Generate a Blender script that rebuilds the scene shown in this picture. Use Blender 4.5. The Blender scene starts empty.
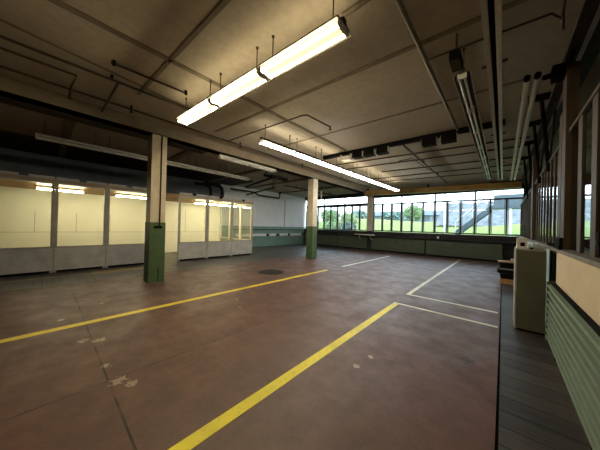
import bpy, bmesh, math, random
from mathutils import Vector, Matrix
random.seed(7)
C = bpy.context.scene.collection
PI = math.pi
CEIL = 4.2
FARY = 15.75

# ------------------------------------------------------------------ materials
def nodes(name):
    m = bpy.data.materials.new(name); m.use_nodes = True
    nt = m.node_tree; nt.nodes.clear()
    out = nt.nodes.new('ShaderNodeOutputMaterial')
    return m, nt, out

def math_n(nt, op, a, b=None, c=None):
    n = nt.nodes.new('ShaderNodeMath'); n.operation = op
    for i, v in enumerate((a, b, c)):
        if v is None: continue
        if isinstance(v, (int, float)): n.inputs[i].default_value = v
        else: nt.links.new(v, n.inputs[i])
    return n.outputs[0]

def mix_n(nt, fac, a, b):
    n = nt.nodes.new('ShaderNodeMix'); n.data_type = 'RGBA'
    for sock, v in ((n.inputs[0], fac), (n.inputs[6], a), (n.inputs[7], b)):
        if isinstance(v, (int, float)): sock.default_value = v
        elif isinstance(v, tuple): sock.default_value = (v[0], v[1], v[2], 1)
        else: nt.links.new(v, sock)
    return n.outputs[2]

def pos_xyz(nt):
    g = nt.nodes.new('ShaderNodeNewGeometry')
    s = nt.nodes.new('ShaderNodeSeparateXYZ')
    nt.links.new(g.outputs['Position'], s.inputs[0])
    return g.outputs['Position'], s.outputs[0], s.outputs[1], s.outputs[2]

def noise_n(nt, vec, scale, detail=4, rough=.55, lo=.35, hi=.65):
    n = nt.nodes.new('ShaderNodeTexNoise')
    n.inputs['Scale'].default_value = scale; n.inputs['Detail'].default_value = detail
    n.inputs['Roughness'].default_value = rough
    if vec is not None: nt.links.new(vec, n.inputs['Vector'])
    r = nt.nodes.new('ShaderNodeMapRange')
    r.inputs['From Min'].default_value = lo; r.inputs['From Max'].default_value = hi
    nt.links.new(n.outputs['Fac'], r.inputs['Value'])
    return r.outputs[0]

def principled(nt, out, col, rough=.6, metal=0.0, bump=None, bstr=.2, spec=.5):
    b = nt.nodes.new('ShaderNodeBsdfPrincipled')
    b.inputs['Specular IOR Level'].default_value = spec
    if isinstance(col, tuple): b.inputs['Base Color'].default_value = (*col, 1)
    else: nt.links.new(col, b.inputs['Base Color'])
    if isinstance(rough, (int, float)): b.inputs['Roughness'].default_value = rough
    else: nt.links.new(rough, b.inputs['Roughness'])
    b.inputs['Metallic'].default_value = metal
    if bump is not None:
        bn = nt.nodes.new('ShaderNodeBump'); bn.inputs['Strength'].default_value = bstr
        bn.inputs['Distance'].default_value = .02
        nt.links.new(bump, bn.inputs['Height']); nt.links.new(bn.outputs[0], b.inputs['Normal'])
    nt.links.new(b.outputs[0], out.inputs[0])
    return b

def mat(name, col, col2=None, scale=3., rough=.6, metal=0.0, bstr=.1, spec=None):
    m, nt, out = nodes(name)
    p, x, y, z = pos_xyz(nt)
    f = noise_n(nt, p, scale)
    if col2 is None: col2 = tuple(c * .72 for c in col)
    principled(nt, out, mix_n(nt, f, col, col2), rough, metal, f, bstr, spec if spec is not None else (.15 if max(col) < .08 else .4))
    return m

def emis(name, col, s):
    m, nt, out = nodes(name)
    e = nt.nodes.new('ShaderNodeEmission')
    e.inputs[0].default_value = (*col, 1); e.inputs[1].default_value = s
    nt.links.new(e.outputs[0], out.inputs[0])
    return m

def glass(name, tint=(.93, .97, .96), refl=1.0):
    m, nt, out = nodes(name)
    t = nt.nodes.new('ShaderNodeBsdfTransparent'); t.inputs[0].default_value = (*tint, 1)
    g = nt.nodes.new('ShaderNodeBsdfGlossy'); g.inputs['Roughness'].default_value = .02
    lw = nt.nodes.new('ShaderNodeFresnel'); lw.inputs[0].default_value = 1.45
    mx = nt.nodes.new('ShaderNodeMixShader')
    nt.links.new(math_n(nt, 'MULTIPLY', lw.outputs[0], refl), mx.inputs[0]); nt.links.new(t.outputs[0], mx.inputs[1]); nt.links.new(g.outputs[0], mx.inputs[2])
    nt.links.new(mx.outputs[0], out.inputs[0])
    return m

def line_mask(nt, coord, at, w):
    d = math_n(nt, 'ABSOLUTE', math_n(nt, 'SUBTRACT', coord, at))
    return math_n(nt, 'LESS_THAN', d, w)

def floor_mat():
    m, nt, out = nodes('red_concrete')
    p, x, y, z = pos_xyz(nt)
    big = noise_n(nt, p, .55, 5, .6, .35, .68)
    mid = noise_n(nt, p, 2.2, 6, .65, .38, .7)
    fine = noise_n(nt, p, 14, 5, .7, .35, .75)
    col = mix_n(nt, big, FLOOR_A, FLOOR_B)
    col = mix_n(nt, math_n(nt, 'MULTIPLY', mid, .55), col, FLOOR_C)
    col = mix_n(nt, math_n(nt, 'MULTIPLY', fine, .35), col, (.09, .06, .045))
    det = noise_n(nt, p, 5.5, 8, .72, .40, .66)
    col = mix_n(nt, math_n(nt, 'MULTIPLY', det, .5), col, (.058, .037, .031))
    spk = noise_n(nt, p, 38, 3, .6, .60, .72)
    col = mix_n(nt, math_n(nt, 'MULTIPLY', spk, .3), col, (.19, .15, .125))
    # pale scuffs
    sc = noise_n(nt, p, 1.1, 8, .75, .60, .74)
    col = mix_n(nt, math_n(nt, 'MULTIPLY', sc, .4), col, (.25, .20, .175))
    vo = nt.nodes.new('ShaderNodeTexVoronoi'); vo.inputs['Scale'].default_value = 1.15
    nt.links.new(p, vo.inputs['Vector'])
    sp = nt.nodes.new('ShaderNodeSeparateColor'); nt.links.new(vo.outputs['Color'], sp.inputs[0])
    chips = math_n(nt, 'MULTIPLY', math_n(nt, 'LESS_THAN', vo.outputs['Distance'], .05), math_n(nt, 'GREATER_THAN', sp.outputs[0], .72))
    col = mix_n(nt, math_n(nt, 'MULTIPLY', chips, .75), col, (.40, .34, .29))
    # paint chips
    wv = noise_n(nt, p, 20, 4, .6, .35, .65)
    for cx, cy, rr in PATCHES:
        dx = math_n(nt, 'SUBTRACT', x, cx); dy = math_n(nt, 'SUBTRACT', y, cy)
        d2 = math_n(nt, 'SQRT', math_n(nt, 'ADD', math_n(nt, 'MULTIPLY', dx, dx), math_n(nt, 'MULTIPLY', dy, dy)))
        k = math_n(nt, 'LESS_THAN', math_n(nt, 'ADD', d2, math_n(nt, 'MULTIPLY', wv, rr*.9)), rr)
        col = mix_n(nt, math_n(nt, 'MULTIPLY', k, .8), col, (.34, .27, .22) if cx < -1.5 or cy < 3.1 else (.03, .022, .02))
    # joints
    j1 = line_mask(nt, x, -2.92, .009)
    j2 = line_mask(nt, y, .46, .009)
    j3 = line_mask(nt, y, 7.4, .01); j4 = line_mask(nt, x, -6.2, .008)
    j = math_n(nt, 'MAXIMUM', math_n(nt, 'MAXIMUM', j1, j2), math_n(nt, 'MAXIMUM', j3, j4))
    wob = noise_n(nt, p, 3.3, 3, .5, .3, .6)
    col = mix_n(nt, math_n(nt, 'MULTIPLY', math_n(nt, 'MULTIPLY', j, wob), .95), col, (.018, .011, .009))
    rough = math_n(nt, 'ADD', math_n(nt, 'MULTIPLY', mid, .22), FLOOR_R)
    principled(nt, out, col, rough, 0, fine, .06, .38)
    return m

def plank_mat(name, a, b, axis, width, rough=.5):
    m, nt, out = nodes(name)
    p, x, y, z = pos_xyz(nt)
    cdir = {'x': x, 'y': y}[axis]
    q = math_n(nt, 'DIVIDE', cdir, width)
    cell = math_n(nt, 'FLOOR', q)
    wn = nt.nodes.new('ShaderNodeTexWhiteNoise'); wn.noise_dimensions = '1D'
    nt.links.new(cell, wn.inputs['W'])
    fr = math_n(nt, 'FRACT', q)
    gap = math_n(nt, 'LESS_THAN', fr, .075)
    mp = nt.nodes.new('ShaderNodeMapping')
    mp.inputs['Scale'].default_value = (1.2, 14, 1) if axis == 'y' else (14, 1.2, 1)
    nt.links.new(p, mp.inputs[0])
    grain = noise_n(nt, mp.outputs[0], 2.0, 5, .6, .3, .7)
    f = math_n(nt, 'ADD', math_n(nt, 'MULTIPLY', wn.outputs[0], .6), math_n(nt, 'MULTIPLY', grain, .4))
    col = mix_n(nt, f, a, b)
    g2 = math_n(nt, 'LESS_THAN', math_n(nt, 'FRACT', math_n(nt, 'DIVIDE', math_n(nt, 'ADD', cdir, .02), width*6)), .03)
    gap = math_n(nt, 'MAXIMUM', gap, g2)
    wear = noise_n(nt, p, 1.4, 5, .6, .5, .7)
    col = mix_n(nt, math_n(nt, 'MULTIPLY', wear, .3), col, tuple(v * 1.8 for v in b))
    col = mix_n(nt, math_n(nt, 'MULTIPLY', gap, .9), col, (.006, .005, .005))
    principled(nt, out, col, rough, 0, grain, .15)
    return m

def ceiling_mat():
    m, nt, out = nodes('ceiling_concrete')
    p, x, y, z = pos_xyz(nt)
    f = noise_n(nt, p, .9, 6, .6, .3, .7); g = noise_n(nt, p, 9, 4, .6, .4, .75)
    col = mix_n(nt, f, CEIL_A, CEIL_B)
    col = mix_n(nt, math_n(nt, 'MULTIPLY', g, .25), col, (.16, .13, .09))
    principled(nt, out, col, .85, 0, g, .1)
    return m

def paint_line_mat(name, col, base=(.10, .06, .045), wear=.5):
    m, nt, out = nodes(name)
    p, x, y, z = pos_xyz(nt)
    f = noise_n(nt, p, 16, 6, .7, .56, .72)
    g = noise_n(nt, p, 2.5, 4, .6, .35, .7)
    c = mix_n(nt, g, col, tuple(v * .78 for v in col))
    principled(nt, out, mix_n(nt, math_n(nt, 'MULTIPLY', f, wear), c, base), .5)
    return m

def wood_mat(name, a, b, rough=.6):
    m, nt, out = nodes(name)
    p, x, y, z = pos_xyz(nt)
    mp = nt.nodes.new('ShaderNodeMapping'); mp.inputs['Scale'].default_value = (12, 12, 1.0)
    nt.links.new(p, mp.inputs[0])
    g = noise_n(nt, mp.outputs[0], 1.6, 5, .6, .3, .7)
    principled(nt, out, mix_n(nt, g, a, b), rough, 0, g, .12, .2)
    return m

def lawn_mat():
    m, nt, out = nodes('lawn')
    p, x, y, z = pos_xyz(nt)
    f = noise_n(nt, p, .8, 5, .6, .3, .7); g = noise_n(nt, p, 9, 4, .7, .3, .7)
    col = mix_n(nt, f, (.13, .20, .035), (.22, .27, .055))
    col = mix_n(nt, math_n(nt, 'MULTIPLY', g, .4), col, (.30, .29, .14))
    principled(nt, out, col, .9, 0, g, .3)
    return m

FLOOR_A, FLOOR_B, FLOOR_C, FLOOR_R = (.160, .076, .056), (.132, .066, .050), (.086, .054, .045), .42
PATCHES = [(-4.13, .37, .07), (-4.02, .52, .11), (-3.25, .48, .07), (-2.86, .53, .11), (-2.72, .62, .08), (-5.8, .78, .06), (-1.24, 2.43, .06), (-1.2, 2.73, .05), (-.31, 3.5, .13), (-3.78, 2.56, .06), (-4.2, 2.75, .07), (-.45, 8.9, .2), (-3.1, 6.3, .06)]
CEIL_A, CEIL_B = (.43, .375, .285), (.36, .31, .235)
M = {}
M['floor'] = floor_mat()
M['plank_right'] = plank_mat('dark_boards', (.016, .013, .012), (.075, .064, .058), 'y', .23)
M['plank_left'] = plank_mat('dark_floorboards', (.045, .040, .036), (.085, .075, .066), 'y', .16, .4)
M['ceiling'] = ceiling_mat()
M['joint'] = mat('ceiling_joint_paint', (.20, .165, .115), (.15, .125, .09), 4, .9)
M['beam'] = mat('tan_beam_paint', (.21, .165, .105), (.165, .13, .083), 3, .7)
M['black'] = mat('black_steel', (.005, .0045, .004), (.009, .008, .007), 5, .85, spec=.06)
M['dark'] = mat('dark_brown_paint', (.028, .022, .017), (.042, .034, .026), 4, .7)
M['darkgrey'] = mat('dark_grey_paint', (.15, .165, .18), (.12, .132, .145), 2, .8)
M['white_wall'] = mat('white_wall_paint', (.82, .82, .82), (.76, .76, .76), 1.5, .8)
M['green_dado'] = mat('green_dado_paint', (.22, .33, .27), (.18, .28, .225), 2, .55)
M['cream'] = mat('pillar_cream_paint', (.62, .54, .40), (.54, .46, .34), 6, .7)
M['pillar_green'] = mat('pillar_green_paint', (.075, .125, .055), (.06, .10, .046), 6, .5)
M['pillar_green_pale'] = M['pillar_green']
M['olive'] = mat('olive_cover_paint', (.075, .088, .055), (.06, .072, .045), 3, .6)
M['sill_dark'] = mat('dark_sill_paint', (.028, .025, .025), (.045, .04, .04), 5, .5)
M['frame_dark'] = mat('dark_window_steel', (.022, .023, .025), (.035, .036, .038), 5, .5)
M['frame_white'] = mat('pale_grey_metal', (.55, .55, .52), (.48, .48, .45), 5, .5)
M['panel_grey'] = mat('grey_partition_sheet', (.50, .47, .43), (.40, .38, .35), 3.5, .5)
M['panel_frame'] = mat('grey_partition_frame', (.40, .37, .30), (.33, .30, .25), 5, .5)
M['booth_cream'] = mat('cream_booth_board', (.87, .84, .63), (.84, .81, .60), 2, .7)
M['booth_wood'] = wood_mat('booth_ceiling_wood', (.42, .26, .10), (.34, .2, .08))
M['yellow_beam'] = mat('yellow_crane_paint', (.40, .22, .04), (.26, .15, .035), 3, .5)
M['glass'] = glass('window_glass')
M['booth_glass'] = glass('booth_glass', (.98, .985, .96), .45)
M['screen_glass'] = glass('dusty_screen_glass', (.9, .92, .92), .3)
M['lumin_lit'] = mat('glare_darkened_enamel', (.034, .029, .018), (.028, .024, .015), 6, .6)  # enamel of the lit fixtures, colour darkened to offset the glare of close tubes
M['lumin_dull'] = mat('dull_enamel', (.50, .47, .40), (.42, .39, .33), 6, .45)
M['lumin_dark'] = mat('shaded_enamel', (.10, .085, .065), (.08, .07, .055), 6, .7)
M['tube_warm'] = emis('lit_tube_warm', (1.0, .84, .52), 52)
M['tube_mid'] = emis('lit_tube_neutral', (1.0, .88, .62), 52)
M['tube_cool'] = emis('lit_tube_cool', (.92, .96, 1.0), 48)
M['tube_booth'] = emis('lit_tube_booth', (1.0, .93, .66), 40)
M['tube_off'] = mat('unlit_tube_glass', (.85, .85, .8), (.8, .8, .76), 4, .25)
M['pipe_dark'] = mat('dark_pipe_paint', (.045, .032, .022), (.065, .048, .034), 8, .55)
M['pipe_tan'] = mat('tan_pipe_paint', (.22, .18, .12), (.17, .14, .09), 8, .6)
M['pipe_pale'] = mat('pale_pipe', (.80, .78, .72), (.7, .68, .63), 8, .4)
M['yellow_line'] = paint_line_mat('yellow_floor_paint', (.86, .74, .015), wear=.35)
M['yellow_line_far'] = paint_line_mat('yellow_floor_paint_far', (.78, .60, .03), wear=.35)
M['white_line'] = paint_line_mat('white_floor_paint', (.66, .64, .48))
M['tape'] = paint_line_mat('tan_floor_paint', (.32, .25, .10), (.08, .06, .05), .7)
M['mullion'] = wood_mat('brown_mullion_wood', (.085, .058, .034), (.05, .034, .021))
M['beige'] = mat('beige_wall_paint', (.60, .49, .33), (.53, .43, .28), 2.2, .75)
M['radiator'] = mat('green_radiator_paint', (.12, .16, .09), (.10, .135, .076), 5, .5, spec=.3)
M['pale_green'] = mat('pale_green_paint', (.36, .46, .40), (.31, .40, .35), 4, .6)
M['cab_olive'] = mat('olive_grey_sheet', (.125, .128, .092), (.10, .103, .074), 2, .6)
M['cab_white'] = mat('off_white_edge', (.36, .37, .35), (.3, .31, .29), 5, .5)
M['paper'] = mat('white_card', (.75, .74, .72), (.66, .65, .63), 6, .8)
M['film'] = mat('pale_blue_film', (.62, .70, .72), (.74, .78, .8), 14, .3)
M['pine'] = wood_mat('bare_pine', (.40, .23, .10), (.28, .155, .065))
M['pink_wood'] = wood_mat('pinkish_plank', (.52, .36, .27), (.42, .28, .2))
M['iron'] = mat('rusty_iron', (.018, .014, .012), (.028, .021, .018), 12, .6)
M['ledge'] = mat('worn_ledge', (.17, .14, .10), (.11, .09, .07), 5, .6)
M['ledge_grey'] = mat('adjoining_floor_paint', (.12, .11, .10), (.09, .085, .08), 3, .6)
M['lawn'] = lawn_mat()
M['leaf'] = mat('leaf_green', (.24, .33, .15), (.16, .24, .11), 3, .7)
M['leaf_dark'] = mat('leaf_hazed', (.16, .23, .22), (.2, .28, .24), 2, .7)  # bluish haze of distance is put into this leaf colour
M['leaf_pale'] = mat('leaf_pale', (.34, .42, .22), (.22, .32, .16), 3, .7)
M['bark'] = mat('bark', (.12, .09, .07), (.08, .06, .05), 9, .9)
M['paving'] = mat('outdoor_paving', (.2, .2, .18), (.17, .17, .15), 2, .9)
M['stair_grey'] = mat('grey_blue_steel', (.13, .16, .18), (.1, .13, .15), 2, .5)
M['ext_wall'] = mat('pale_exterior_render', (.26, .29, .34), (.22, .25, .30), 1, .9)
M['ext_roof'] = mat('grey_roof_sheet', (.14, .17, .23), (.11, .14, .2), 1, .8)
M['rail_white'] = mat('white_rail_paint', (.85, .86, .86), (.8, .8, .8), 3, .5)
M['slope_stone'] = mat('grey_stone_bank', (.20, .21, .22), (.11, .12, .13), 2.2, .9, 0, .4)

# ------------------------------------------------------------------ geometry helpers
class MB:
    def __init__(self): self.bm = bmesh.new()
    def box(self, x0, x1, y0, y1, z0, z1, bev=0.0, mtx=None):
        r = bmesh.ops.create_cube(self.bm, size=1)
        vs = r['verts']
        T = Matrix.Translation(((x0+x1)/2, (y0+y1)/2, (z0+z1)/2)) @ Matrix.Diagonal((abs(x1-x0), abs(y1-y0), abs(z1-z0), 1))
        bmesh.ops.transform(self.bm, matrix=T, verts=vs)
        if bev > 0:
            es = list({e for v in vs for e in v.link_edges})
            rr = bmesh.ops.bevel(self.bm, geom=es, offset=bev, segments=2, affect='EDGES', profile=.7)
            vs = list({v for f in rr['faces'] for v in f.verts} | {v for v in vs if v.is_valid})
        if mtx is not None: bmesh.ops.transform(self.bm, matrix=mtx, verts=vs)
        return self
    def tube(self, pts, r, n=10, cap=True):
        pts = [Vector(p) for p in pts]
        rings = []
        for i, p in enumerate(pts):
            a = pts[max(i-1, 0)]; b = pts[min(i+1, len(pts)-1)]
            d = (b-a).normalized()
            ref = Vector((0, 0, 1)) if abs(d.z) < .9 else Vector((1, 0, 0))
            u = d.cross(ref).normalized(); v = d.cross(u).normalized()
            k = 1.0
            if 0 < i < len(pts)-1:
                ang = (pts[i]-pts[i-1]).angle(pts[i+1]-pts[i])
                k = 1 / max(.5, math.cos(ang/2))
            rr = r[i] if isinstance(r, (list, tuple)) else r
            rings.append([self.bm.verts.new(p + (u*math.cos(t) + v*math.sin(t))*rr*(k if False else 1)) for t in [2*PI*j/n for j in range(n)]])
        for a, b in zip(rings, rings[1:]):
            for j in range(n):
                self.bm.faces.new((a[j], a[(j+1) % n], b[(j+1) % n], b[j]))
        if cap:
            self.bm.faces.new(rings[0][::-1]); self.bm.faces.new(rings[-1])
        return self
    def sweep(self, prof, axis, a, b):      # closed profile in the two other axes
        def mk(p, t):
            return {'x': (t, p[0], p[1]), 'y': (p[0], t, p[1]), 'z': (p[0], p[1], t)}[axis]
        A = [self.bm.verts.new(mk(p, a)) for p in prof]; B = [self.bm.verts.new(mk(p, b)) for p in prof]
        n = len(prof)
        for j in range(n): self.bm.faces.new((A[j], A[(j+1) % n], B[(j+1) % n], B[j]))
        self.bm.faces.new(A[::-1]); self.bm.faces.new(B)
        return self
    def cyl(self, c, r, h, n=24, r2=None):
        r_ = bmesh.ops.create_cone(self.bm, cap_ends=True, segments=n, radius1=r, radius2=r if r2 is None else r2, depth=h)
        bmesh.ops.transform(self.bm, matrix=Matrix.Translation((c[0], c[1], c[2]+h/2)), verts=r_['verts'])
        return self
    def quad(self, *ps):
        self.bm.faces.new([self.bm.verts.new(p) for p in ps]); return self
    def build(self, name, m, parent=None, loc=None, smooth=False):
        bmesh.ops.recalc_face_normals(self.bm, faces=self.bm.faces)
        me = bpy.data.meshes.new(name); self.bm.to_mesh(me); self.bm.free()
        me.materials.append(m)
        if smooth:
            for p in me.polygons: p.use_smooth = True
            try: me.set_sharp_from_angle(angle=math.radians(40))
            except Exception: pass
        o = bpy.data.objects.new(name, me); C.objects.link(o)
        if parent is not None: o.parent = parent
        if loc is not None: o.location = loc
        return o

def tag(o, label, cat, group=None, kind='thing'):
    o['label'] = label; o['category'] = cat
    if group: o['group'] = group
    if kind: o['kind'] = kind
    return o
def thing(name, label, cat, loc=(0, 0, 0), rz=0, group=None, kind='thing'):
    o = bpy.data.objects.new(name, None); C.objects.link(o)
    o.location = loc; o.rotation_euler = (0, 0, rz); o.empty_display_size = .2
    return tag(o, label, cat, group, kind)
def struct(o, label=None):
    o['kind'] = 'structure'
    if label: o['label'] = label
    return o
def sroot(name, label=None):
    o = bpy.data.objects.new(name, None); C.objects.link(o); o['kind'] = 'structure'
    if label: o['label'] = label
    return o
def copy_tree(o, parent=None):
    c = o.copy(); C.objects.link(c)
    if parent is not None: c.parent = parent
    for ch in list(o.children): copy_tree(ch, c)
    return c
def sbox(name, m, *b, bev=0): return struct(MB().box(*b, bev=bev).build(name, m))

# ------------------------------------------------------------------ shell
LX = -13.5          # left wall
sbox('floor', M['floor'], -8.12, -.02, -3.2, FARY, -.2, 0)
sbox('floor_left', M['plank_left'], LX-.2, -8.12, -3.2, FARY, -.2, 0)
sbox('floor_right', M['plank_right'], -.0, .85, -3.2, FARY, -.2, 0)
sbox('floor_gap', M['black'], -.02, 0, -3.2, FARY, -.2, -.02)
sbox('floor_adjoining', M['ledge_grey'], .85, 5.2, -3.2, FARY, -.2, 0)
sbox('ceiling', M['ceiling'], LX-.2, 5.2, -3.2, FARY+.3, CEIL, CEIL+.2)
sbox('wall_back', M['dark'], LX-.2, 5.2, -3.4, -3.2, -.2, CEIL+.2)
# left wall: dark over the booth, white with green dado beyond it
wl = sroot('wall_left')
MB().box(LX-.2, LX, -3.2, 7.45, -.2, CEIL).build('dark_wall_panel', M['darkgrey'], wl)
MB().box(LX-.2, LX, 7.45, FARY+.2, 1.5, CEIL).build('white_wall_panel', M['white_wall'], wl)
MB().box(LX-.2, LX, 7.45, FARY+.2, -.2, 1.5).build('green_dado_panel', M['green_dado'], wl)
# far wall
wf = sroot('wall_far')
MB().box(LX-.2, 5.2, FARY, FARY+.3, -.2, 1.36).build('lower_wall', M['sill_dark'], wf)
MB().box(LX-.2, -7.42, FARY, FARY+.3, 3.95, CEIL+.2).box(-7.42, 5.2, FARY, FARY+.3, 3.78, CEIL+.2).build('upper_wall', M['dark'], wf)
MB().box(.76, .95, FARY, FARY+.3, 1.36, 3.8).build('corner_pier', M['dark'], wf)
sbox('wall_outer', M['dark'], 5.0, 5.2, -3.2, FARY, 0, CEIL)
# far pillar between the two window bands
p = thing('window_pier', 'narrow beige pier between the two far window bands', 'pier', (-7.2, FARY-.06, 0))
MB().box(-.2, .2, -.14, .2, 1.38, 3.98).build('upper_shaft', M['cream'], p)
MB().box(-.21, .21, -.15, .2, 0, 1.38).build('lower_shaft', M['sill_dark'], p)

# dark slab standing in for shadow and dark panels, plus beams of the left bay ceiling
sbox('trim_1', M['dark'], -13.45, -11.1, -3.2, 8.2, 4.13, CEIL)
main = sroot('trim_2', 'long tan beam carried by the two pillars')
MB().box(-7.25, -6.87, -3.2, FARY, 3.93, CEIL, bev=.01).build('tan_beam', M['beam'], main)
MB().box(-7.22, -6.85, -3.2, FARY, 3.93, 3.955).build('lower_flange', M['beam'], main)
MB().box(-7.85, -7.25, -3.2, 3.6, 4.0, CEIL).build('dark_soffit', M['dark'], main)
n = 3
for yb in (.4, 3.4, 6.6, 9.4, 12.4):
    sbox('trim_%d' % n, M['joint'], -13.4, -7.3, yb-.09, yb+.09, 4.12, CEIL); n += 1
# thin flat joint strips across the main ceiling
def strip(x0, y0, x1, y1, w):
    global n
    d = Vector((x1-x0, y1-y0, 0)); u = Vector((-d.y, d.x, 0)).normalized()*w/2
    z0, z1 = CEIL-.012, CEIL
    prof = [(x0+u.x, y0+u.y), (x0-u.x, y0-u.y), (x1-u.x, y1-u.y), (x1+u.x, y1+u.y)]
    o = MB().sweep(prof, 'z', z0, z1).build('trim_%d' % n, M['joint']); struct(o); n += 1
strip(-4.02, -2.5, -4.02, 6.9, .10)
strip(-4.86, -1.0, -5.36, 2.1, .05)
strip(-5.6, 1.22, -1.9, 1.38, .06)
strip(-6.1, 3.16, .3, 3.52, .08)
strip(-6.1, 5.1, .3, 5.4, .05)
# yellow crane beam in front of the far windows
yb = thing('crane_beam', 'long yellow steel beam crossing above the far windows', 'beam', (-7.0, 14.25, 3.74), math.atan2(1.15, 7.65))
MB().box(0, 7.72, -.03, .03, .04, .26).build('web', M['yellow_beam'], yb)
MB().box(0, 7.72, -.12, .12, 0, .04).box(0, 7.72, -.12, .12, .26, .3).build('flange', M['yellow_beam'], yb)
for e in (.2, 3.7, 7.4): MB().box(e, e+.1, -.05, .05, .3, .46).build('hanger', M['black'], yb)

# ------------------------------------------------------------------ far windows
def far_window(idx, x0, x1, panes, top, tr0, tr1, z0=1.38, cler=None):
    w = sroot('window_%d' % idx); Y = FARY
    f = MB()
    t = .035
    f.box(x0, x0+t, Y, Y+.08, z0, top).box(x1-t, x1, Y, Y+.08, z0, top)
    f.box(x0, x1, Y, Y+.08, z0, z0+.05).box(x0, x1, Y, Y+.08, top-.05, top)
    f.box(x0, x1, Y-.01, Y+.09, tr0, tr1)
    f.build('frame', M['frame_dark'], w)
    pw = (x1-x0)/panes
    for k in range(1, panes):
        MB().box(x0+k*pw-.034, x0+k*pw+.034, Y+.01, Y+.07, z0, tr0).build('mullion', M['frame_dark'], w)
    # light inner sash edges
    s = MB()
    for k in range(panes):
        a, b = x0+k*pw+.05, x0+(k+1)*pw-.05
        s.box(a, a+.03, Y+.03, Y+.06, z0+.05, tr0).box(b-.03, b, Y+.03, Y+.06, z0+.05, tr0)
        s.box(a, b, Y+.03, Y+.06, z0+.05, z0+.08)
    s.build('sash', M['frame_white'], w)
    MB().box(x0+.02, x1-.02, Y+.044, Y+.05, z0+.02, top-.02).build('pane', M['glass'], w)
for i, (a, b) in enumerate([(-13.3, -11.33), (-11.33, -9.37), (-9.37, -7.42)]):
    far_window(i+1, a, b, 3, 3.95, 3.2, 3.42)
for i, (a, b) in enumerate([(-6.98, -5.05), (-5.05, -3.11), (-3.11, -1.17), (-1.17, .76)]):
    far_window(i+4, a, b, 3, 3.78, 3.24, 3.32)
for i, (a, b) in enumerate([(.95, 2.3), (2.3, 3.65), (3.65, 5.0)]):
    far_window(i+8, a, b, 2, 3.78, 3.24, 3.32)

# window board and radiator covers along the far wall
sbox('sill_board', M['sill_dark'], -13.3, .55, FARY-.42, FARY, 1.0, 1.06, bev=.008)
for i, (a, b, lab) in enumerate([(-13.2, -9.75, 'low olive radiator cover in the far left corner under the windows'),
                                 (-9.68, -7.3, 'low olive radiator cover left of the narrow window pier'),
                                 (-6.95, -3.55, 'low olive radiator cover right of the narrow window pier'),
                                 (-3.48, 0.0, 'low olive radiator cover at the right end under the far windows')]):
    t = thing('radiator_cover', lab, 'radiator cover', ((a+b)/2, FARY-.25, 0), 0, 'covers under the far windows')
    h = (b-a)/2
    MB().box(-h, h, -.07, .22, .1, .92, bev=.01).build('panel', M['olive'], t)
    MB().box(-h+.03, h-.03, -.03, .2, 0, .1).build('plinth', M['black'], t)
    MB().box(-h, h, -.09, .22, .92, .95).build('top_edge', M['sill_dark'], t)
# folding board on the sill near the pier
t = thing('wall_shelf', 'cream shelf board sticking out below the narrow window pier', 'shelf', (-7.3, 15.0, 1.08), -.38)
MB().box(-.85, .85, -.17, .17, 0, .07, bev=.01).build('board', M['cream'], t)
MB().tube([(-.6, .12, 0), (-.6, .12, -.25), (-.6, .2, -.3)], .02).build('bracket', M['frame_white'], t)
MB().tube([(.6, .0, 0), (.6, .0, -.18), (.6, .2, -.3)], .02).build('bracket', M['frame_white'], t)
t = thing('paper_cup', 'small white cup on the dark sill of the far windows', 'cup', (-2.85, 15.45, 1.06))
MB().cyl((0, 0, 0), .05, .13, 16, .065).build('body', M['paper'], t, smooth=True)
MB().cyl((0, 0, .13), .068, .012, 16).build('rim', M['paper'], t)

# ------------------------------------------------------------------ pillars
def pillar(x0, x1, y0, y1, label):
    t = thing('pillar', label, 'pillar', ((x0+x1)/2, (y0+y1)/2, 0), 0, 'square pillars under the tan beam')
    hx, hy = (x1-x0)/2, (y1-y0)/2
    MB().box(-hx, hx, -hy, hy, 1.6, 3.93, bev=.012).build('upper_shaft', M['cream'], t)
    MB().box(-hx-.012, hx+.012, -hy-.012, hy+.012, 0, 1.6, bev=.012).build('lower_shaft', M['pillar_green'], t)
    return t
p1 = pillar(-7.27, -6.9, 1.84, 2.2, 'near cream and green pillar with a cable down its face')
MB().box(.186, .2, .03, .06, 1.6, 3.93).build('cable', M['black'], p1)
MB().box(.196, .225, -.09, .10, 1.44, 1.5, bev=.006).box(.196, .208, .035, .055, 1.5, 1.6).build('hook_rail', M['black'], p1)
MB().box(.192, .2, .03, .05, .02, .38).build('slot', M['black'], p1)
p2 = pillar(-7.27, -6.92, 8.68, 9.04, 'far cream and green pillar standing before the far windows')
MB().box(-.03, .03, -.21, -.18, .55, .6).build('hook', M['black'], p2)

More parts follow.
